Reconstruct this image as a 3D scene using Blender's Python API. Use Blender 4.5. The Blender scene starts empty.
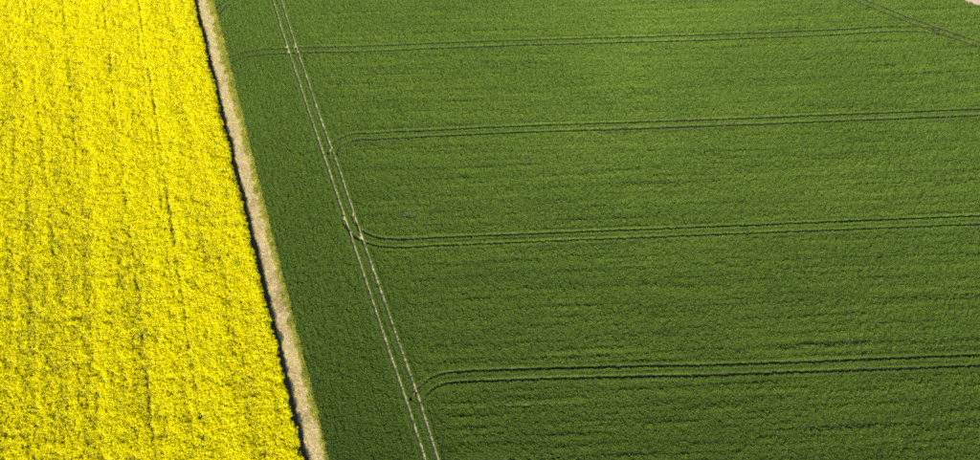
import bpy, math
import numpy as np
from mathutils import Vector, Matrix

# ------------------------------------------------------------------ camera, sky, sun, exposure
scene = bpy.context.scene
col = scene.collection
PITCH = math.radians(52.0)          # camera looks this far below the horizon
CAM_H = 116.9                       # drone height above the crops, metres
F_PX, CX, CY = 762.0, 490.0, 230.0  # focal length and centre in photo pixels (980 x 460)

cam_data = bpy.data.cameras.new('camera')
cam = bpy.data.objects.new('camera', cam_data)
col.objects.link(cam)
cam_data.sensor_width = 36.0
cam_data.lens = 36.0 * F_PX / 980.0
cam_data.clip_start = 0.5
cam_data.clip_end = 20000.0
cam.location = (0, 0, CAM_H)
cam.rotation_euler = (math.pi / 2 - PITCH, 0, 0)
scene.camera = cam

SUN_AZ = math.radians(-167.0)       # from +Y (camera heading), negative = to the left: low behind the drone's left shoulder
SUN_EL = math.radians(22.5)
world = bpy.data.worlds.new('World')
scene.world = world
world.use_nodes = True
wn = world.node_tree
bg = wn.nodes['Background']
sky = wn.nodes.new('ShaderNodeTexSky')
sky.sky_type = 'NISHITA'
sky.sun_disc = False
sky.sun_elevation = SUN_EL
sky.sun_rotation = SUN_AZ
sky.air_density = 1.0
sky.dust_density = 1.0
wn.links.new(sky.outputs[0], bg.inputs[0])
bg.inputs[1].default_value = 0.055

sun_data = bpy.data.lights.new('sun', 'SUN')
sun_data.energy = 5.0
sun_data.angle = math.radians(0.6)
sun_data.color = (1.0, 0.92, 0.78)
sun = bpy.data.objects.new('sun', sun_data)
col.objects.link(sun)
to_sun = Vector((math.sin(SUN_AZ) * math.cos(SUN_EL), math.cos(SUN_AZ) * math.cos(SUN_EL), math.sin(SUN_EL)))
sun.rotation_euler = to_sun.to_track_quat('Z', 'Y').to_euler()
sun.location = to_sun * 400

vs = scene.view_settings
vs.view_transform = 'Standard'
vs.look = 'None'
vs.gamma = 1.0
vs.use_curve_mapping = False
vs.exposure = 1.47
scene.render.engine = 'CYCLES'
scene.cycles.use_denoising = False
scene.cycles.filter_width = 2.0
scene.cycles.max_bounces = 6
scene.cycles.diffuse_bounces = 3
scene.cycles.transmission_bounces = 4
scene.cycles.glossy_bounces = 2

# ------------------------------------------------------------------ helpers
RNG = np.random.default_rng(20240517)


def ground_point(px, py, z=0.0):
    """photo pixel -> point on the level plane at height z"""
    u, v = px - CX, CY - py
    d = np.array([u, v * math.sin(PITCH) + F_PX * math.cos(PITCH), v * math.cos(PITCH) - F_PX * math.sin(PITCH)])
    t = (z - CAM_H) / d[2]
    return np.array([d[0] * t, d[1] * t])


def to_pixel(x, y, z=0.0):
    dz = z - CAM_H
    depth = y * math.cos(PITCH) - dz * math.sin(PITCH)
    up = y * math.sin(PITCH) + dz * math.cos(PITCH)
    return CX + F_PX * x / depth, CY - F_PX * up / depth


def hash2(ix, iy, seed):
    h = (ix.astype(np.int64) * 374761393 + iy.astype(np.int64) * 668265263 + seed * 1442695041) & 0xFFFFFFFF
    h = ((h ^ (h >> 13)) * 1274126177) & 0xFFFFFFFF
    h = ((h ^ (h >> 16)) * 2246822519) & 0xFFFFFFFF
    return ((h ^ (h >> 15)) & 0xFFFFFF) / float(0xFFFFFF)


def noise(x, y, seed=0):
    """smooth value noise, about -1..1"""
    ix, iy = np.floor(x), np.floor(y)
    fx, fy = x - ix, y - iy
    fx, fy = fx * fx * (3 - 2 * fx), fy * fy * (3 - 2 * fy)
    a, b = hash2(ix, iy, seed), hash2(ix + 1, iy, seed)
    c, d = hash2(ix, iy + 1, seed), hash2(ix + 1, iy + 1, seed)
    return 2 * ((a * (1 - fx) + b * fx) * (1 - fy) + (c * (1 - fx) + d * fx) * fy) - 1


def fbm(x, y, seed=0, octaves=3):
    s, amp, tot = 0, 1.0, 0
    for o in range(octaves):
        s = s + amp * noise(x * 2 ** o, y * 2 ** o, seed + 17 * o)
        tot += amp
        amp *= 0.55
    return s / tot


def smooth(a, b, x):
    t = np.clip((x - a) / (b - a), 0, 1)
    return t * t * (3 - 2 * t)


def tag(o, label=None, cat=None, kind=None, group=None):
    if label: o['label'] = label
    if cat: o['category'] = cat
    if kind: o['kind'] = kind
    if group: o['group'] = group
    return o


def mesh_object(name, verts, faces, mats, parent=None, midx=None, smooth_shade=False):
    me = bpy.data.meshes.new(name)
    me.from_pydata([tuple(map(float, v)) for v in verts], [], faces)
    for m in mats:
        me.materials.append(m)
    if midx is not None:
        me.polygons.foreach_set('material_index', np.asarray(midx, dtype=np.int32))
    if smooth_shade:
        me.polygons.foreach_set('use_smooth', np.ones(len(me.polygons), dtype=bool))
    o = bpy.data.objects.new(name, me)
    col.objects.link(o)
    o.parent = parent
    return o


def catmull(points, step=0.5):
    P = np.asarray(points, float)
    dt = np.linalg.norm(np.diff(P, axis=0), axis=1)
    T = np.concatenate([[0], np.cumsum(dt)])
    m = np.gradient(P, T, axis=0)
    out = []
    for i in range(len(P) - 1):
        n = max(2, int(dt[i] / step))
        t = np.linspace(0, 1, n, endpoint=False)[:, None]
        out.append((2 * t ** 3 - 3 * t ** 2 + 1) * P[i] + (t ** 3 - 2 * t ** 2 + t) * dt[i] * m[i]
                   + (3 * t ** 2 - 2 * t ** 3) * P[i + 1] + (t ** 3 - t ** 2) * dt[i] * m[i + 1])
    out.append(P[-1][None])
    return np.vstack(out)


def offset_line(line, dist):
    t = np.gradient(line, axis=0)
    t /= np.linalg.norm(t, axis=1)[:, None]
    return line + dist * np.stack([t[:, 1], -t[:, 0]], 1)   # + = right of travel


# ------------------------------------------------------------------ materials
def new_mat(name):
    m = bpy.data.materials.new(name)
    m.use_nodes = True
    nt = m.node_tree
    nt.nodes.clear()
    out = nt.nodes.new('ShaderNodeOutputMaterial')
    return m, nt, out


def ramp(nt, fac, stops):
    r = nt.nodes.new('ShaderNodeValToRGB')
    el = r.color_ramp.elements
    while len(el) < len(stops):
        el.new(0.5)
    for e, (p, c) in zip(el, stops):
        e.position = p
        e.color = (*c, 1)
    nt.links.new(fac, r.inputs[0])
    return r.outputs[0]


def leaf_material(name, stops, trans_gain=(1.25, 1.15, 0.7), translucency=0.5, gloss=0.04, rough=0.45, geo=None):
    """leaf: colour by instance tint plus leaf-to-leaf change, lets light through"""
    m, nt, out = new_mat(name)
    L = nt.links.new
    at = nt.nodes.new('ShaderNodeAttribute'); at.attribute_type = 'INSTANCER'; at.attribute_name = 'tint'
    av = nt.nodes.new('ShaderNodeAttribute'); av.attribute_type = 'GEOMETRY'; av.attribute_name = 'leafvar'
    ad = nt.nodes.new('ShaderNodeMath'); ad.operation = 'MULTIPLY_ADD'
    L(av.outputs['Fac'], ad.inputs[0]); ad.inputs[1].default_value = 0.2
    L(at.outputs['Fac'], ad.inputs[2])
    if geo:
        av.attribute_name = geo
    c = ramp(nt, av.outputs['Fac'] if geo else ad.outputs[0], stops)
    df = nt.nodes.new('ShaderNodeBsdfDiffuse'); L(c, df.inputs['Color'])
    mul = nt.nodes.new('ShaderNodeMix'); mul.data_type = 'RGBA'; mul.blend_type = 'MULTIPLY'
    mul.inputs[0].default_value = 1.0
    L(c, mul.inputs[6]); mul.inputs[7].default_value = (*trans_gain, 1)
    tr = nt.nodes.new('ShaderNodeBsdfTranslucent'); L(mul.outputs[2], tr.inputs['Color'])
    mx = nt.nodes.new('ShaderNodeMixShader'); mx.inputs[0].default_value = translucency
    L(df.outputs[0], mx.inputs[1]); L(tr.outputs[0], mx.inputs[2])
    gl = nt.nodes.new('ShaderNodeBsdfGlossy'); gl.inputs['Roughness'].default_value = rough
    gl.inputs['Color'].default_value = (0.9, 0.95, 0.85, 1)
    mg = nt.nodes.new('ShaderNodeMixShader'); mg.inputs[0].default_value = gloss
    L(mx.outputs[0], mg.inputs[1]); L(gl.outputs[0], mg.inputs[2])
    L(mg.outputs[0], out.inputs['Surface'])
    return m


def earth_material(name, stops, scale=1.2, bump=0.06, fine=9.0):
    m, nt, out = new_mat(name)
    L = nt.links.new
    tc = nt.nodes.new('ShaderNodeTexCoord')
    n1 = nt.nodes.new('ShaderNodeTexNoise'); n1.inputs['Scale'].default_value = scale
    n1.inputs['Detail'].default_value = 8; n1.inputs['Roughness'].default_value = 0.65
    L(tc.outputs['Object'], n1.inputs['Vector'])
    n2 = nt.nodes.new('ShaderNodeTexNoise'); n2.inputs['Scale'].default_value = fine
    n2.inputs['Detail'].default_value = 6
    L(tc.outputs['Object'], n2.inputs['Vector'])
    mx = nt.nodes.new('ShaderNodeMix'); mx.data_type = 'FLOAT'; mx.inputs[0].default_value = 0.4
    L(n1.outputs['Fac'], mx.inputs[2]); L(n2.outputs['Fac'], mx.inputs[3])
    c = ramp(nt, mx.outputs[0], stops)
    bs = nt.nodes.new('ShaderNodeBsdfPrincipled')
    L(c, bs.inputs['Base Color'])
    bs.inputs['Roughness'].default_value = 0.95
    bs.inputs['Specular IOR Level'].default_value = 0.15
    bp = nt.nodes.new('ShaderNodeBump'); bp.inputs['Distance'].default_value = bump
    L(n2.outputs['Fac'], bp.inputs['Height']); L(bp.outputs[0], bs.inputs['Normal'])
    L(bs.outputs[0], out.inputs['Surface'])
    return m


M_ground = earth_material('open_country', [(0.3, (0.05, 0.07, 0.02)), (0.7, (0.11, 0.13, 0.04))], 0.03, 0.1, 1.5)
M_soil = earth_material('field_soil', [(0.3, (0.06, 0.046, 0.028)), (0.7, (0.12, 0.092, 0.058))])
M_rut = earth_material('rut_soil', [(0.3, (0.28, 0.24, 0.12)), (0.7, (0.50, 0.44, 0.25))], 0.8)
M_rut_shaded = earth_material('shaded_rut_soil', [(0.3, (0.018, 0.020, 0.012)), (0.7, (0.05, 0.045, 0.028))], 0.8)  # rut shadow painted into the soil colour, dark wherever the sun stands
M_strip = earth_material('dry_strip', [(0.25, (0.24, 0.19, 0.09)), (0.5, (0.42, 0.34, 0.18)), (0.75, (0.52, 0.45, 0.23))], 0.5, 0.05, 6.0)
M_bare = earth_material('bare_field', [(0.3, (0.33, 0.25, 0.19)), (0.7, (0.45, 0.35, 0.27))], 0.3, 0.08, 3.0)
M_wheat = leaf_material('wheat_leaf', [(0.0, (0.060, 0.112, 0.020)), (0.35, (0.130, 0.220, 0.034)), (0.7, (0.196, 0.300, 0.048)), (1.0, (0.27, 0.37, 0.06))], translucency=0.4, gloss=0.015)
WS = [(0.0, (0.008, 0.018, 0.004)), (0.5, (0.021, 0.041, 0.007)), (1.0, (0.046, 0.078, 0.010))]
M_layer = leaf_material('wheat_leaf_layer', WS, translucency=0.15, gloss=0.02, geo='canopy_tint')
M_flower = leaf_material('rape_flower', [(0.0, (0.80, 0.70, 0.001)), (0.5, (0.90, 0.83, 0.001)), (1.0, (0.93, 0.89, 0.002))], (1, 1, 0.8), 0.38, 0.0)
M_rapeleaf = leaf_material('rape_leaf', [(0.0, (0.05, 0.085, 0.02)), (0.5, (0.10, 0.15, 0.03)), (1.0, (0.19, 0.23, 0.04))], translucency=0.4)
M_dry = leaf_material('dry_grass', [(0.0, (0.36, 0.26, 0.13)), (0.3, (0.60, 0.48, 0.25)), (0.55, (0.72, 0.64, 0.35)), (0.8, (0.52, 0.56, 0.20)), (1.0, (0.36, 0.46, 0.10))], (1, 1, 0.9), 0.35, 0.03)
M_verge = leaf_material('verge_grass', [(0.0, (0.16, 0.22, 0.02)), (0.5, (0.33, 0.36, 0.03)), (1.0, (0.58, 0.52, 0.05))], (1.1, 1.1, 0.7), 0.45, 0.03)

# ------------------------------------------------------------------ lay of the land (from the photo, on the ground)
TH = math.radians(20.3)                                     # the margin strip runs this far left of the camera heading
E_DIR = np.array([-math.sin(TH), math.cos(TH)])
N_DIR = np.array([math.cos(TH), math.sin(TH)])              # to the right of the strip


def edge_fit(pix, z=0.0):
    p = np.array([ground_point(*q, z) for q in pix])
    return np.polyfit(p @ E_DIR, p @ N_DIR, 1)              # s = a*t + b


RAPE_H = 1.15
ED_RAPE = edge_fit([(194.3, 0), (203, 45), (218.7, 100), (236, 178), (253, 243.5), (268.7, 315), (285, 380), (301.7, 456.5)], RAPE_H)
ED_SHADE = edge_fit([(196.6, 0), (206.5, 43.5), (222, 100), (241, 176.5), (255.6, 240), (274, 315), (291, 380), (305.6, 458)])
ED_STRIP = edge_fit([(208, 0), (223, 70), (234.5, 100), (252, 176.5), (269.6, 240), (288, 315), (306, 380), (323.5, 456.5)])
ED_VERGE = edge_fit([(213.5, 0), (223, 35), (238.7, 100), (256, 176.5), (274, 243.5), (291, 316.5), (310.4, 385), (328, 456.5)])


def st(x, y):
    return x * E_DIR[0] + y * E_DIR[1], x * N_DIR[0] + y * N_DIR[1]


def edge(ed, t, wob=0.0, seed=0):
    s = np.polyval(ed, t)
    if wob:
        s = s + wob * fbm(t * 0.35, t * 0 + 0.5, seed) + 0.5 * wob * fbm(t * 1.6, t * 0 + 3.5, seed + 5)
    return s


GAUGE = 1.95
RUT_W = {'headland': 0.66, 'first': 1.05, 'far_headland': 1.2, 'second': 0.92, 'top_turn': 1.0}                                  # metres; the cross tracks are narrower
RUT_W0 = 0.76


def px_line(pts, before=None, after=None):
    p = [ground_point(*q, 0.25) for q in pts]
    if before:
        d = p[0] - p[1]; p.insert(0, p[0] + d / np.linalg.norm(d) * before)
    if after:
        d = p[-1] - p[-2]; p.append(p[-1] + d / np.linalg.norm(d) * after)
    return catmull(p)


LINES = {
    'headland': px_line([(276.8, 0), (290, 43.5), (301.5, 77), (314, 115), (330, 160), (353.2, 229), (372.5, 286), (392.5, 345), (410, 395), (430, 457.5)], 120, 45),
    'first': px_line([(231, 60), (240.3, 55.6), (259.6, 52.2), (287, 50.6), (350, 49), (490, 43.6), (735, 36.2), (840, 31.8), (875, 29.5), (905, 28.6), (925, 29.4), (938, 32)]),
    'second': px_line([(333, 154), (335.5, 148), (341, 142), (352, 137.4), (375, 136), (430, 133.3), (490, 130.5), (735, 121.7), (980, 112)], None, 60),
    'third': px_line([(347, 218), (351, 226), (358, 233.5), (367, 238.5), (379, 242), (393, 243.2), (440, 241.5), (490, 239.5), (735, 229.8), (980, 220)], None, 60),
    'fourth': px_line([(416, 402), (421, 393), (429, 385.5), (440, 380), (455, 377.6), (490, 376), (735, 369.3), (980, 360.5)], None, 60),
    'far_headland': px_line([(859.5, 0), (885.5, 10.3), (909.6, 20), (925, 25.4), (949.5, 34.3), (979, 44)], 90, 90),
    'top_turn': px_line([(217, 13), (222, 7.5), (230, 2), (245, -5), (275, -11), (350, -17), (490, -23), (735, -31)], None, 40),
}
# how deep a gap each pair leaves in the crop where it turns off the headland line (older, half grown over)
FADE = {'second': 7.0, 'fourth': 7.5, 'first': 0.0, 'third': 1.0}

RUTS = []     # (line name, side, polyline, strength 0..1 along it)
for nm, ln in LINES.items():
    arc = np.concatenate([[0], np.cumsum(np.linalg.norm(np.diff(ln, axis=0), axis=1))])
    stg = np.ones(len(ln))
    if nm in FADE and FADE[nm] > 0:
        stg = 0.8 + 0.2 * smooth(FADE[nm] - 2, FADE[nm] + 2, arc)
    if nm == 'first':   # crosses the headland to the strip, lighter there; fades where it meets the far headland line
        stg = 0.85 + 0.15 * smooth(14, 20, arc)
        stg *= 1 - 0.4 * smooth(arc[-1] - 14, arc[-1] - 2, arc)
    if nm == 'top_turn':
        stg[:] = 0.75
    for side in (-1, 1):
        worn = stg * (1 - 0.22 * smooth(0.1, 0.7, fbm(arc * 0.09, arc * 0 + 7.7 * side + len(RUTS), 301, 3)))   # patches where plants close over
        if nm in ('headland', 'far_headland'):
            worn = stg
        wander = 0.07 * fbm(arc * 0.06, arc * 0 + 3.1 * side + len(RUTS), 311, 2)
        RUTS.append((nm, side, offset_line(ln, side * GAUGE / 2 + wander[:, None]), worn))

# distance to the nearest rut on a raster (fast lookup for the crop points)
X0, X1, Y0, Y1, RES = -230.0, 260.0, 5.0, 300.0, 0.1
NX, NY = int((X1 - X0) / RES), int((Y1 - Y0) / RES)
RUT_D = np.full((NY, NX), 9.0, np.float32)
RUT_S = np.zeros((NY, NX), np.float32)
RUT_HALF = np.full((NY, NX), 0.25, np.float32)
rr = int(1.3 / RES)
oy, ox = np.mgrid[-rr:rr + 1, -rr:rr + 1]
for nm, side, pl, stg in RUTS:
    seg = np.concatenate([[0], np.cumsum(np.linalg.norm(np.diff(pl, axis=0), axis=1))])
    tt = np.arange(0, seg[-1], 0.12)
    px_, py_ = np.interp(tt, seg, pl[:, 0]), np.interp(tt, seg, pl[:, 1])
    ss_ = np.interp(tt, seg, stg)
    for x, y, s_ in zip(px_, py_, ss_):
        i, j = int((x - X0) / RES), int((y - Y0) / RES)
        if i - rr < 0 or j - rr < 0 or i + rr + 1 > NX or j + rr + 1 > NY:
            continue
        d = np.hypot(X0 + (i + ox + 0.5) * RES - x, Y0 + (j + oy + 0.5) * RES - y)
        sl = (slice(j - rr, j + rr + 1), slice(i - rr, i + rr + 1))
        better = d < RUT_D[sl]
        RUT_D[sl][better] = d[better]
        RUT_S[sl][better] = s_
        RUT_HALF[sl][better] = RUT_W.get(nm, RUT_W0) / 2


def rut_lookup(x, y):
    i = np.clip(((x - X0) / RES).astype(int), 0, NX - 1)
    j = np.clip(((y - Y0) / RES).astype(int), 0, NY - 1)
    return RUT_D[j, i], RUT_S[j, i], RUT_HALF[j, i]


def bare_edge(x, y):
    """>0 inside the pale bare ground beyond the far corner of the wheat"""
    a, b, c = ground_point(957, -4), ground_point(968, 3.2), ground_point(981, 7.0)
    # one gentle bend: two half planes joined
    def side(p, q):
        d = q - p
        return ((x - p[0]) * -d[1] + (y - p[1]) * d[0]) / np.hypot(*d)
    return np.minimum(side(a, b), side(b, c))


# ------------------------------------------------------------------ ground sheets
def grid_sheet(name, mat, x0, x1, y0, y1, n, z):
    xs, ys = np.linspace(x0, x1, n), np.linspace(y0, y1, n)
    v = [(x, y, z) for y in ys for x in xs]
    f = [(j * n + i, j * n + i + 1, (j + 1) * n + i + 1, (j + 1) * n + i) for j in range(n - 1) for i in range(n - 1)]
    return mesh_object(name, v, f, [mat])


o = grid_sheet('ground', M_ground, -6000, 6000, -6000, 6000, 9, -0.06)
tag(o, 'open country ground under and around the fields', 'ground', 'structure')


def band_sheet(name, mat, left, right, z, t0=-40, t1=330, n=220, across=7, relief=0.0, seed=1):
    """a long sheet between two edge functions of t"""
    t = np.linspace(t0, t1, n)
    a, b = left(t), right(t)
    v, f = [], []
    for i in range(n):
        for k in range(across):
            s = a[i] + (b[i] - a[i]) * k / (across - 1)
            p = E_DIR * t[i] + N_DIR * s
            dz = relief * float(fbm(np.array(p[0] * 0.8), np.array(p[1] * 0.8), seed)) if 0 < k < across - 1 else 0
            v.append((p[0], p[1], z + dz))
    for i in range(n - 1):
        for k in range(across - 1):
            f.append((i * across + k, i * across + k + 1, (i + 1) * across + k + 1, (i + 1) * across + k))
    return mesh_object(name, v, f, [mat], smooth_shade=True)


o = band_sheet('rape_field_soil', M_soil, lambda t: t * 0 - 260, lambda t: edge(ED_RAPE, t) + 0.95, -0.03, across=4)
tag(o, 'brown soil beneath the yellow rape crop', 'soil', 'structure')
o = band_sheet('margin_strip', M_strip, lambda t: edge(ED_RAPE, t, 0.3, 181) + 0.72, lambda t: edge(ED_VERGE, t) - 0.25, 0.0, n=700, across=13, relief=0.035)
tag(o, 'pale dry grass margin strip between yellow and green fields', 'field margin', 'structure')
o = band_sheet('wheat_field_soil', M_soil, lambda t: edge(ED_VERGE, t) - 0.4, lambda t: t * 0 + 330, -0.02, across=4)
tag(o, 'brown soil beneath the green wheat crop', 'soil', 'structure')

pts = [ground_point(957, -4), ground_point(962.5, 0), ground_point(968, 3.2), ground_point(974, 5.4), ground_point(981, 7.0)]
d0 = pts[0] - pts[1]; pts.insert(0, pts[0] + d0 / np.linalg.norm(d0) * 90)
d1 = pts[-1] - pts[-2]; pts.append(pts[-1] + d1 / np.linalg.norm(d1) * 90)
ln = catmull(pts, 1.0)
v, f = [], []
W = 9
for i, p in enumerate(ln):
    for k in range(W):
        dd = np.array([0.62, 0.78]) * (k * 9.0)
        v.append((p[0] + dd[0], p[1] + dd[1], 0.012 + (0.05 * float(noise(np.array(p[0] * .7 + k), np.array(p[1] * .7), 3)) + 0.05 if 0 < k else 0)))
for i in range(len(ln) - 1):
    for k in range(W - 1):
        f.append((i * W + k, (i + 1) * W + k, (i + 1) * W + k + 1, i * W + k + 1))
o = mesh_object('bare_field', v, f, [M_bare], smooth_shade=True)
tag(o, 'pale pinkish bare ground cutting the far right corner of the wheat', 'bare field', 'structure')

# ------------------------------------------------------------------ tractor tracks: each tramline is a pair of rutted wheel lines
TRACKS = {
    'headland': 'long double tractor track running beside the margin strip',
    'first': 'double tractor track farthest across the wheat, reaching the margin strip',
    'second': 'double tractor track second from the top crossing the wheat',
    'third': 'double tractor track curving up into the headland track',
    'fourth': 'nearest double tractor track crossing the lower wheat',
    'far_headland': 'slanting double tractor track in the far right corner',
    'top_turn': 'faint tractor track curving to the strip at the top edge',
}
roots = {}
for nm, label in TRACKS.items():
    e = bpy.data.objects.new('tractor_track', None)
    col.objects.link(e)
    e.empty_display_size = 1.0
    tag(e, label, 'tractor track', 'structure', 'tractor tracks in the wheat')
    roots[nm] = e
prof = [(-0.42, -0.03), (-0.34, 0.035), (-0.22, 0.0), (-0.1, -0.018 + 0.006), (0.0, -0.008), (0.1, -0.012), (0.22, 0.0), (0.34, 0.035), (0.42, -0.03)]
for q, (nm, side, pl, stg) in enumerate(RUTS):
    arc = np.concatenate([[0], np.cumsum(np.linalg.norm(np.diff(pl, axis=0), axis=1))])
    tt = np.arange(0, arc[-1], 0.3)
    c = np.stack([np.interp(tt, arc, pl[:, 0]), np.interp(tt, arc, pl[:, 1])], 1)
    tan = np.gradient(c, axis=0); tan /= np.linalg.norm(tan, axis=1)[:, None]
    nor = np.stack([tan[:, 1], -tan[:, 0]], 1)
    v, f = [], []
    K = len(prof)
    for i in range(len(c)):
        wv = 1 + 0.15 * float(noise(np.array(tt[i] * 0.7), np.array(q * 3.3), 7))
        for k, (o_, z_) in enumerate(prof):
            jz = 0.015 * (hash2(np.array(i), np.array(k), q) - 0.5) if 0 < k < K - 1 else 0
            p = c[i] + nor[i] * o_ * wv
            v.append((p[0], p[1], 0.012 + 0.0007 * q + z_ + float(jz)))
    for i in range(len(c) - 1):
        for k in range(K - 1):
            f.append((i * K + k, i * K + k + 1, (i + 1) * K + k + 1, (i + 1) * K + k))
    mesh_object('wheel_rut', v, f, [M_rut if nm == 'headland' else M_rut_shaded], roots[nm])

# ------------------------------------------------------------------ crops: little patches of plants, set out point by point
def scatter_group():
    ng = bpy.data.node_groups.new('set_out_plants', 'GeometryNodeTree')
    ng.interface.new_socket('Geometry', in_out='INPUT', socket_type='NodeSocketGeometry')
    ng.interface.new_socket('Geometry', in_out='OUTPUT', socket_type='NodeSocketGeometry')
    N, L = ng.nodes.new, ng.links.new
    gi, go = N('NodeGroupInput'), N('NodeGroupOutput')

    def named(name, dt):
        a = N('GeometryNodeInputNamedAttribute'); a.data_type = dt; a.inputs[0].default_value = name
        return a.outputs['Attribute']
    proto = named('proto', 'INT')
    cmp = N('FunctionNodeCompare'); cmp.data_type = 'INT'; cmp.operation = 'GREATER_EQUAL'
    L(proto, cmp.inputs[2]); cmp.inputs[3].default_value = 0
    sep = N('GeometryNodeSeparateGeometry'); sep.domain = 'POINT'
    L(gi.outputs[0], sep.inputs[0]); L(cmp.outputs[0], sep.inputs[1])
    spl = N('GeometryNodeSplitToInstances'); spl.domain = 'FACE'
    L(sep.outputs[0], spl.inputs['Geometry']); L(proto, spl.inputs['Group ID'])
    iop = N('GeometryNodeInstanceOnPoints')
    L(sep.outputs[1], iop.inputs['Points'])
    L(spl.outputs[0], iop.inputs['Instance'])
    iop.inputs['Pick Instance'].default_value = True
    L(named('pick', 'INT'), iop.inputs['Instance Index'])
    L(named('turn', 'FLOAT_VECTOR'), iop.inputs['Rotation'])
    L(named('size', 'FLOAT_VECTOR'), iop.inputs['Scale'])
    L(iop.outputs[0], go.inputs[0])
    return ng


NG = scatter_group()


class Proto:
    def __init__(s):
        s.v, s.f, s.m, s.var, s.pid = [], [], [], [], []

    def poly(s, pts, mat, var, pid):
        b = len(s.v)
        s.v += [tuple(p) for p in pts]
        s.var += [var] * len(pts); s.pid += [pid] * len(pts)
        return b

    def blade(s, x, y, h, w, lean, az, droop, mat, var, pid, z0=0.0):
        """bent tapering grass leaf, three segments"""
        dx, dy = math.cos(az), math.sin(az)
        sx, sy = -dy, dx
        ts = (0, 0.45, 0.8, 1.0)
        ws = (0.7, 1.0, 0.7, 0.0)
        rows = []
        for t, k in zip(ts, ws):
            out = lean * h * t ** 1.6
            z = z0 + h * (t - droop * t ** 3)
            cx, cy = x + dx * out, y + dy * out
            if k > 0:
                rows.append([(cx - sx * w * k / 2, cy - sy * w * k / 2, z), (cx + sx * w * k / 2, cy + sy * w * k / 2, z)])
            else:
                rows.append([(cx, cy, z)])
        b = s.poly([p for r in rows for p in r], mat, var, pid)
        s.f += [(b, b + 1, b + 3, b + 2), (b + 2, b + 3, b + 5, b + 4), (b + 4, b + 5, b + 6)]
        s.m += [mat] * 3

    def chip(s, c, r, rng, mat, var, pid, flat=0.0):
        """small petal-cluster or leaf facet at any tilt"""
        n = rng.normal(size=3); n[2] = abs(n[2]) + flat; n /= np.linalg.norm(n)
        a = np.cross(n, rng.normal(size=3)); a /= np.linalg.norm(a)
        b_ = np.cross(n, a)
        k = 0.6 + 0.5 * rng.random()
        pts = [c + a * r, c + b_ * r * k + n * r * 0.25, c - a * r, c - b_ * r * k + n * r * 0.25]
        b = s.poly(pts, mat, var, pid)
        s.f.append((b, b + 1, b + 2, b + 3)); s.m.append(mat)


def crop_object(name, proto, pts, pick, turn, size, tint, mats, canopy=None):
    nv, npnt = len(proto.v), len(pts)
    me = bpy.data.meshes.new(name)
    me.from_pydata(proto.v, [], proto.f)
    me.polygons.foreach_set('material_index', np.asarray(proto.m, np.int32))
    for m in mats:
        me.materials.append(m)
    me.vertices.add(npnt)
    co = np.concatenate([np.asarray(proto.v, np.float32), np.asarray(pts, np.float32)])
    me.vertices.foreach_set('co', co.ravel())

    def attr(nm, ty, first, rest, key):
        a = me.attributes.new(nm, ty, 'POINT')
        a.data.foreach_set(key, np.concatenate([np.asarray(first), np.asarray(rest)]).ravel())
    attr('proto', 'INT', np.asarray(proto.pid, np.int32), np.full(npnt, -1, np.int32), 'value')
    attr('leafvar', 'FLOAT', np.asarray(proto.var, np.float32), np.zeros(npnt, np.float32), 'value')
    attr('pick', 'INT', np.zeros(nv, np.int32), np.asarray(pick, np.int32), 'value')
    attr('tint', 'FLOAT', np.zeros(nv, np.float32), np.asarray(tint, np.float32), 'value')
    attr('turn', 'FLOAT_VECTOR', np.zeros((nv, 3), np.float32), np.asarray(turn, np.float32), 'vector')
    attr('size', 'FLOAT_VECTOR', np.ones((nv, 3), np.float32), np.asarray(size, np.float32), 'vector')
    me.update()
    o = bpy.data.objects.new(name, me)
    col.objects.link(o)
    md = o.modifiers.new('plants', 'NODES')
    md.node_group = NG
    return o


def jitter_grid(step, x0, x1, y0, y1, amount=0.9):
    xs, ys = np.arange(x0, x1, step), np.arange(y0, y1, step)
    X, Y = np.meshgrid(xs, ys)
    X[1::2] += step / 2
    X = X.ravel() + (RNG.random(X.size) - 0.5) * step * amount
    Y = Y.ravel() + (RNG.random(Y.size) - 0.5) * step * amount
    return X, Y


def near_view(x, y, margin=140):
    u, w = to_pixel(x, y)
    return (u > -margin) & (u < 980 + margin) & (w > -margin * 0.7) & (w < 460 + margin)


def field_points(step, far_mult, bounds):
    """even set-out in and around the view, coarser (larger) patches beyond it"""
    x, y = jitter_grid(step, *bounds)
    k = near_view(x, y)
    x, y = x[k], y[k]
    g = np.ones(len(x))
    xf, yf = jitter_grid(step * far_mult, *bounds)
    k = ~near_view(xf, yf)
    return np.concatenate([x, xf[k]]), np.concatenate([y, yf[k]]), np.concatenate([g, np.full(k.sum(), far_mult)])


# ---- wheat
rng = np.random.default_rng(5)
pw = Proto()
NW_BIG, NW_SMALL = 7, 5
for i in range(NW_BIG):
    for _ in range(68):
        ra, rd = rng.uniform(0, 6.283), 0.32 * rng.random() ** 0.5
        x, y = rd * math.cos(ra), rd * math.sin(ra)
        pw.blade(x, y, rng.uniform(0.36, 0.54) * (1.1 - 1.1 * rd), rng.uniform(0.020, 0.032), rng.uniform(0.02, 0.30), ra + rng.normal() * 0.9, rng.uniform(0.0, 0.2), 0, rng.uniform(-1, 1), i)
for i in range(NW_BIG, NW_BIG + NW_SMALL):
    for _ in range(20):
        x, y = (rng.random(2) - 0.5) * 0.2
        pw.blade(x, y, rng.uniform(0.42, 0.54), rng.uniform(0.02, 0.034), rng.uniform(0.05, 0.3), rng.uniform(0, 6.283), rng.uniform(0.05, 0.3), 0, rng.uniform(-1, 1), i)

FB = (X0, X1, Y0, Y1)
TRAM = LINES['third'][-120] - LINES['third'][-20]
TA = math.atan2(-TRAM[1], -TRAM[0])                        # drilling direction


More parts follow.
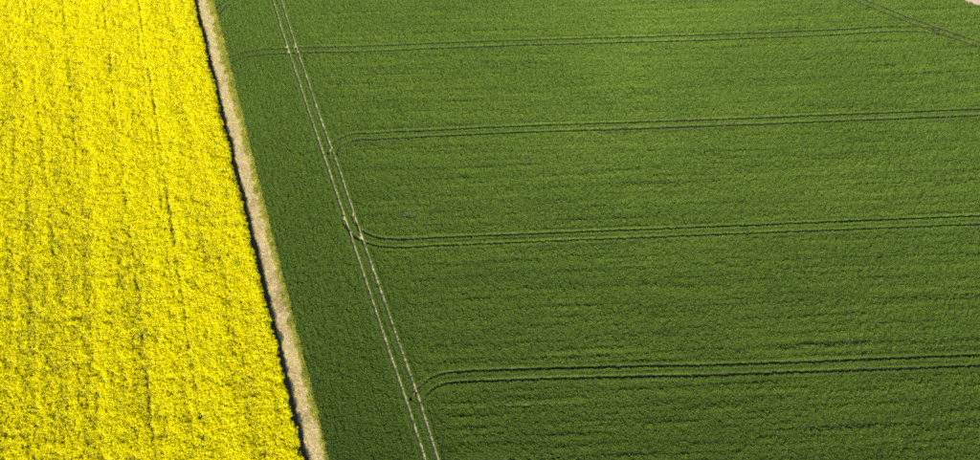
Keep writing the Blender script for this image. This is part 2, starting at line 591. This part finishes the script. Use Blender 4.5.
def wheat_shape(x, y):
    """relative crop height and tint at a spot: drill passes, growth patches, weak spots"""
    c, s = math.cos(TA), math.sin(TA)
    a, b = x * c + y * s, -x * s + y * c                   # along and across the drill rows
    t, sv = st(x, y)
    head = sv - np.polyval(ED_VERGE, t)
    inner = smooth(16.0, 22.0, head)                       # 0 on the headland, 1 in the main crop
    clump = 0.65 * noise(x * 2.3, y * 2.3, 11) + 0.45 * noise(x * 1.1, y * 1.1, 13)
    fine = hash2(np.floor(x * 9.0), np.floor(y * 9.0), 12) * 2 - 1
    streak = fbm(a * 0.05, b * 1.1, 21, 3)
    streak2 = fbm(a * 0.12, b * 2.4, 31, 2)
    joint_pos = b / 3.0 + 0.10 * fbm(a * 0.03, b * 0.2, 41, 2)
    jd = np.abs(joint_pos - np.round(joint_pos)) * 3.0
    jstr = smooth(-0.35, 0.5, noise(a * 0.035 + 7.7, np.round(joint_pos) * 3.1, 51) + 0.25 * noise(a * 0.3, np.round(joint_pos) * 1.7, 52))
    joint = jstr * (1 - smooth(0.10, 0.38, jd))
    broad = fbm(x * 0.035, y * 0.05, 61, 3)
    h = 1.0 + 0.46 * clump + 0.06 * fine + inner * (0.34 * streak + 0.40 * streak2) + (1 - inner) * (0.10 * fbm(x * 0.7, y * 0.7, 71) + 0.09 * np.cos(6.2832 * head / 1.05 + 1.5 * fbm(t * 0.05, head * 0.25, 73, 2)))
    rows = np.cos(6.2832 * b / 1.05 + 2.2 * fbm(a * 0.05, b * 0.25, 43, 2)) * (0.55 + 0.75 * noise(a * 0.07, b * 0.5, 44))
    h = h + inner * 0.17 * rows - inner * 0.58 * joint
    tint = 0.45 + 0.10 * broad + 0.05 * clump + 0.03 * fine + inner * (0.14 * streak + 0.10 * streak2) - (1 - inner) * 0.05
    # weak spots seen in the photo
    for (u, w, r, dep) in [(409, 214, 1.7, 0.92), (404, 207, -1.2, 0.4), (931, 62, 2.4, 0.55), (730, 126, 2.2, 0.45), (942, 66, 2.0, 0.45), (715, 150, 2.6, 0.35), (655, 232, 1.6, 0.5)]:
        p = ground_point(u, w)
        d = np.hypot((x - p[0]) * 0.7, y - p[1]) + 0.35 * noise(x * 1.7, y * 1.7, 81)
        h = h * (1 - math.copysign(dep, r) * (1 - smooth(0.3 * abs(r), abs(r), d)))
    return np.clip(h, 0.08, 1.7), np.clip(tint, 0, 1)


x, y, g = field_points(0.40, 3.0, FB)
d, sg, hw = rut_lookup(x, y)
t, s = st(x, y)
inside = (s > edge(ED_VERGE, t, 0.2, 91) + 0.15 * g) & (bare_edge(x, y) < 0.2) & ((d > 0.78) | (g > 1)) 
x, y, g = x[inside], y[inside], g[inside]
h, tint = wheat_shape(x, y)
n1 = len(x)
# fine points close to the ruts so that their edges stay crisp
xs, ys = jitter_grid(0.15, *FB)
d, sg, hw = rut_lookup(xs, ys)
t, s = st(xs, ys)
k = (d < 0.86) & (s > edge(ED_VERGE, t, 0.2, 91)) & (bare_edge(xs, ys) < 0.2) & near_view(xs, ys)
xs, ys, d, sg, hw = xs[k], ys[k], d[k], sg[k], hw[k]
half = hw * (1 + 0.16 * fbm(xs * 0.6, ys * 0.6, 95, 2))
in_rut = d < half
grown = in_rut & (RNG.random(len(xs)) > sg ** 0.5 * 0.97)              # half grown-over stretches keep a few short plants
k = (~in_rut) | grown
xs, ys, d, sg, in_rut = xs[k], ys[k], d[k], sg[k], in_rut[k]
hs, tints = wheat_shape(xs, ys)
hs = 1.02 + 0.35 * (hs - 1.0)                               # the plants along a rut stand more evenly
hs = np.where(in_rut, hs * 0.45, hs * (0.98 + 0.12 * smooth(0.6, 0.35, d)))
n2 = len(xs)
P = np.zeros((n1 + n2, 3)); P[:n1, 0], P[:n1, 1], P[n1:, 0], P[n1:, 1] = x, y, xs, ys
P[:, 2] = -0.02
pick = np.concatenate([RNG.integers(0, NW_BIG, n1), NW_BIG + RNG.integers(0, NW_SMALL, n2)])
turn = np.zeros((n1 + n2, 3)); turn[:, 2] = RNG.random(n1 + n2) * 6.283
size = np.ones((n1 + n2, 3))
size[:n1, 0] = size[:n1, 1] = g; size[:n1, 2] = h; size[n1:, 2] = hs
o = crop_object('wheat_crop', pw, P, pick, turn, size, np.concatenate([tint, tints]), [M_wheat])
tag(o, 'dense short green wheat crop covering the whole right field', 'wheat crop', 'stuff')
print('wheat', n1, n2)

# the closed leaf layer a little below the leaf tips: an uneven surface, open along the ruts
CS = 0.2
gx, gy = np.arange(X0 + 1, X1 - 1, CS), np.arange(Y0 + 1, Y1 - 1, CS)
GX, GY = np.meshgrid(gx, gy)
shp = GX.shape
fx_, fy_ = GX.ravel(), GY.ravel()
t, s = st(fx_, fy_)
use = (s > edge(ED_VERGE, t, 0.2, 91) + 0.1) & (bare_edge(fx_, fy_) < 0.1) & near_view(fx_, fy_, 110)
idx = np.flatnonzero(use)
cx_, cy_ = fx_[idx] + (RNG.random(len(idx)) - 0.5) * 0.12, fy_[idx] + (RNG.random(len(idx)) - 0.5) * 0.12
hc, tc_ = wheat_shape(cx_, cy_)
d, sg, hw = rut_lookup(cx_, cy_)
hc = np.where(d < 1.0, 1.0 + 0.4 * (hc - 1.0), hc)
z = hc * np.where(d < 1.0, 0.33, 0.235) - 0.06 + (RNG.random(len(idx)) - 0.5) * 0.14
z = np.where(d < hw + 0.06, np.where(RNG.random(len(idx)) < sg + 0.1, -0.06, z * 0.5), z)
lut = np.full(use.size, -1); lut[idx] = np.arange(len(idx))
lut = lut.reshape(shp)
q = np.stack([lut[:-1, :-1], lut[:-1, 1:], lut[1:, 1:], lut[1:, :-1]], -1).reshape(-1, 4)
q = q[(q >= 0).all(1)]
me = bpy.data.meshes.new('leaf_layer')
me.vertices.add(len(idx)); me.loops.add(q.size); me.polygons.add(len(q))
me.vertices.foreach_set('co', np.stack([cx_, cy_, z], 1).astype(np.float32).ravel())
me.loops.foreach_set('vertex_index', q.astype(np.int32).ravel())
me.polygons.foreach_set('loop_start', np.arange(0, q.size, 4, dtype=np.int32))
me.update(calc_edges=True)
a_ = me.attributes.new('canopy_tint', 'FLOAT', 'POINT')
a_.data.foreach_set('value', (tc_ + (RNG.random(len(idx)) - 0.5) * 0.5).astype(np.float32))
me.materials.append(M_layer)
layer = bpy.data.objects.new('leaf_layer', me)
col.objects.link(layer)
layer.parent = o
layer['kind'] = 'stuff'
print('layer', len(q))

# ---- oilseed rape in flower
pr = Proto()
NR, NR_DENSE = 10, 6                                        # the last four kinds flower thinly
for i in range(NR):
    for _ in range(9):
        x, y = (rng.random(2) - 0.5) * 0.5
        top = rng.uniform(1.08, 1.38)
        lv = rng.uniform(-0.6, 0.6)
        for _ in range(4 if i < NR_DENSE else rng.integers(1, 3)):      # side shoots carrying flower heads
            bx, by = x + rng.normal() * 0.08, y + rng.normal() * 0.08
            bt = top - rng.random() ** 2 * 0.28
            for q in range(4):
                c = np.array([bx + rng.normal() * 0.025, by + rng.normal() * 0.025, bt - q * 0.035 + rng.normal() * 0.012])
                pr.chip(c, rng.uniform(0.026, 0.045), rng, 0, np.clip(lv + rng.normal() * 0.4, -1, 1), i, 0.5)
        for _ in range(9):      # stems and leaves
            c = np.array([x + rng.normal() * 0.10, y + rng.normal() * 0.10, top * rng.uniform(0.3, 0.88)])
            pr.chip(c, rng.uniform(0.04, 0.085), rng, 1, rng.uniform(-1, 1), i, 0.1)
        pr.blade(x, y, top * 0.97, 0.014, rng.uniform(0, 0.06), rng.uniform(0, 6.283), 0, 1, rng.uniform(-1, 1), i)

x, y, g = field_points(0.33, 3.0, (X0, 60, Y0, Y1))
t, s = st(x, y)
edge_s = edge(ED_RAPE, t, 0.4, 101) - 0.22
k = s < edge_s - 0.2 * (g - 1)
x, y, g, t, s, edge_s = x[k], y[k], g[k], t[k], s[k], edge_s[k]
clump = fbm(x * 1.0, y * 1.0, 111, 2)
streak = fbm(s * 1.0, t * 0.05, 121, 3)
bands = fbm(s * 0.33, t * 0.015, 131, 2)
fine = RNG.normal(size=x.shape)
h = 1 + 0.16 * clump + 0.05 * fine + 0.11 * streak + 0.05 * bands
drop = np.zeros(len(x))
for (ua, wa, ub, wb, wd, dep, sd) in [(103, 5, 155, 450, 0.34, 0.6, 1), (141, 20, 201, 428, 0.32, 0.6, 2), (147, 100, 172, 285, 0.3, 0.4, 3), (60, 300, 78, 455, 0.3, 0.3, 4), (20, 20, 28, 260, 0.3, 0.3, 5), (63, 10, 84, 250, 0.3, 0.3, 6)]:
    pa, pb = ground_point(ua, wa, RAPE_H), ground_point(ub, wb, RAPE_H)
    ta, sa = pa @ E_DIR, pa @ N_DIR
    tb, sb = pb @ E_DIR, pb @ N_DIR
    sc_ = sa + (sb - sa) * (t - ta) / (tb - ta) + 0.15 * fbm(t * 0.2, t * 0 + sd, 140 + sd)
    near = 1 - smooth(0.35 * wd, 1.5 * wd, np.abs(s - sc_))
    spot = smooth(-0.3, 0.6, noise(t * 0.8, t * 0 + 5.5 * sd, 150 + sd) + 0.5 * noise(t * 0.13, t * 0 + 2.5 * sd, 160 + sd))
    drop = np.maximum(drop, dep * near * (0.1 + 0.9 * spot))
gaps = smooth(0.05, 0.6, fbm(x * 0.55, y * 0.55, 171, 3) + 0.25 * streak) * 0.16
h = np.clip(h * (1 - 0.62 * drop) - gaps, 0.3, 1.35) * 0.86
h *= 1 - 0.25 * smooth(-0.8, 0.1, s - edge_s)                # the outermost plants stay shorter
keep = RNG.random(len(x)) > drop * 0.45
tint = np.clip(0.5 + 0.08 * clump + 0.16 * bands + 0.12 * streak, 0, 1)
P = np.stack([x, y, np.full(len(x), -0.03)], 1)[keep]
n = len(P)
turn = np.zeros((n, 3)); turn[:, 2] = RNG.random(n) * 6.283
turn[:, 0] = RNG.normal(size=n) * 0.04; turn[:, 1] = RNG.normal(size=n) * 0.04
size = np.stack([g, g, h], 1)[keep]
broad = fbm(x * 0.025, y * 0.025, 176, 2)
thin = np.clip(0.25 - 0.55 * streak - 0.50 * bands - 0.60 * clump - 0.25 * broad, 0.03, 0.85)[keep]
kind = np.where(RNG.random(n) < thin, NR_DENSE + RNG.integers(0, NR - NR_DENSE, n), RNG.integers(0, NR_DENSE, n))
o = crop_object('rape_crop', pr, P, kind, turn, size, tint[keep], [M_flower, M_rapeleaf])
tag(o, 'tall bright yellow flowering rape crop filling the left field', 'rape crop', 'stuff')
print('rape', n)

# ---- dry grass on the margin strip
pd_ = Proto()
ND = 6
for i in range(ND):
    for _ in range(34):
        x, y = (rng.random(2) - 0.5) * 0.4
        pd_.blade(x, y, rng.uniform(0.08, 0.24), rng.uniform(0.014, 0.026), rng.uniform(0.4, 1.3), rng.uniform(0, 6.283), rng.uniform(0.2, 0.6), 0, rng.uniform(-1, 1), i)
x, y = jitter_grid(0.27, X0, 60, Y0, Y1)
t, s = st(x, y)
a, b = edge(ED_RAPE, t, 0.3, 181) + 0.66, edge(ED_VERGE, t, 0.2, 182)
k = (s > a) & (s < b) & near_view(x, y)
x, y, t, s, a, b = x[k], y[k], t[k], s[k], a[k], b[k]
thin = fbm(x * 0.5, y * 0.5, 191, 3)
k = RNG.random(len(x)) < 0.62 + 0.5 * thin
x, y, t, s, a, b, thin = x[k], y[k], t[k], s[k], a[k], b[k], thin[k]
far = smooth(90, 150, t)                                    # the far part of the strip is tinted paler, the near part browner
acr = (s - a) / (b - a)
tint = np.clip(0.36 + 0.34 * fbm(x * 0.8, y * 0.3, 201, 3) + 0.10 * far + 0.34 * smooth(0.6, 1.0, acr) + 0.15 * (1 - smooth(0.0, 0.25, acr)) + 0.1 * RNG.normal(size=len(x)), 0, 1)
n = len(x)
turn = np.zeros((n, 3)); turn[:, 2] = RNG.random(n) * 6.283
hh = np.clip(0.9 + 0.5 * fbm(x * 1.2, y * 1.2, 211, 2) + 0.2 * RNG.normal(size=n), 0.3, 2)
o = crop_object('dry_grass', pd_, np.stack([x, y, np.zeros(n)], 1), RNG.integers(0, ND, n), turn, np.stack([np.ones(n), np.ones(n), hh], 1), tint, [M_dry])
tag(o, 'short straw coloured dry grass growing on the margin strip', 'dry grass', 'stuff')
print('dry', n)

# ---- yellow-green weeds along the wheat side of the strip
pv = Proto()
NV = 6
for i in range(NV):
    for _ in range(30):
        x, y = (rng.random(2) - 0.5) * 0.34
        pv.blade(x, y, rng.uniform(0.2, 0.5), rng.uniform(0.018, 0.032), rng.uniform(0.2, 0.9), rng.uniform(0, 6.283), rng.uniform(0.05, 0.4), 0, rng.uniform(-1, 1), i)
x, y = jitter_grid(0.25, X0, 60, Y0, Y1)
t, s = st(x, y)
lo, hi = edge(ED_STRIP, t, 0.8, 221) - 0.2, edge(ED_VERGE, t, 0.25, 91)
k = (s > lo - 0.1) & (s < hi + 0.15) & near_view(x, y)
x, y, t, s, lo, hi = x[k], y[k], t[k], s[k], lo[k], hi[k]
acr = np.clip((s - lo) / (hi - lo + 1e-3), 0, 1)
k = RNG.random(len(x)) < 0.45 + 0.5 * acr + 0.3 * fbm(x * 0.8, y * 0.8, 231, 2)
x, y, acr = x[k], y[k], acr[k]
n = len(x)
tint = np.clip(0.55 + 0.3 * fbm(x * 0.9, y * 0.9, 241, 2) + 0.12 * RNG.normal(size=n), 0, 1)
hh = np.clip(0.95 + 0.35 * acr + 0.4 * fbm(x * 1.1, y * 1.1, 251, 2), 0.3, 1.8)
turn = np.zeros((n, 3)); turn[:, 2] = RNG.random(n) * 6.283
o = crop_object('verge_weeds', pv, np.stack([x, y, np.zeros(n)], 1), RNG.integers(0, NV, n), turn, np.stack([np.ones(n), np.ones(n), hh], 1), tint, [M_verge])
tag(o, 'yellow green weeds edging the strip beside the wheat', 'weeds', 'stuff')
print('verge', n)
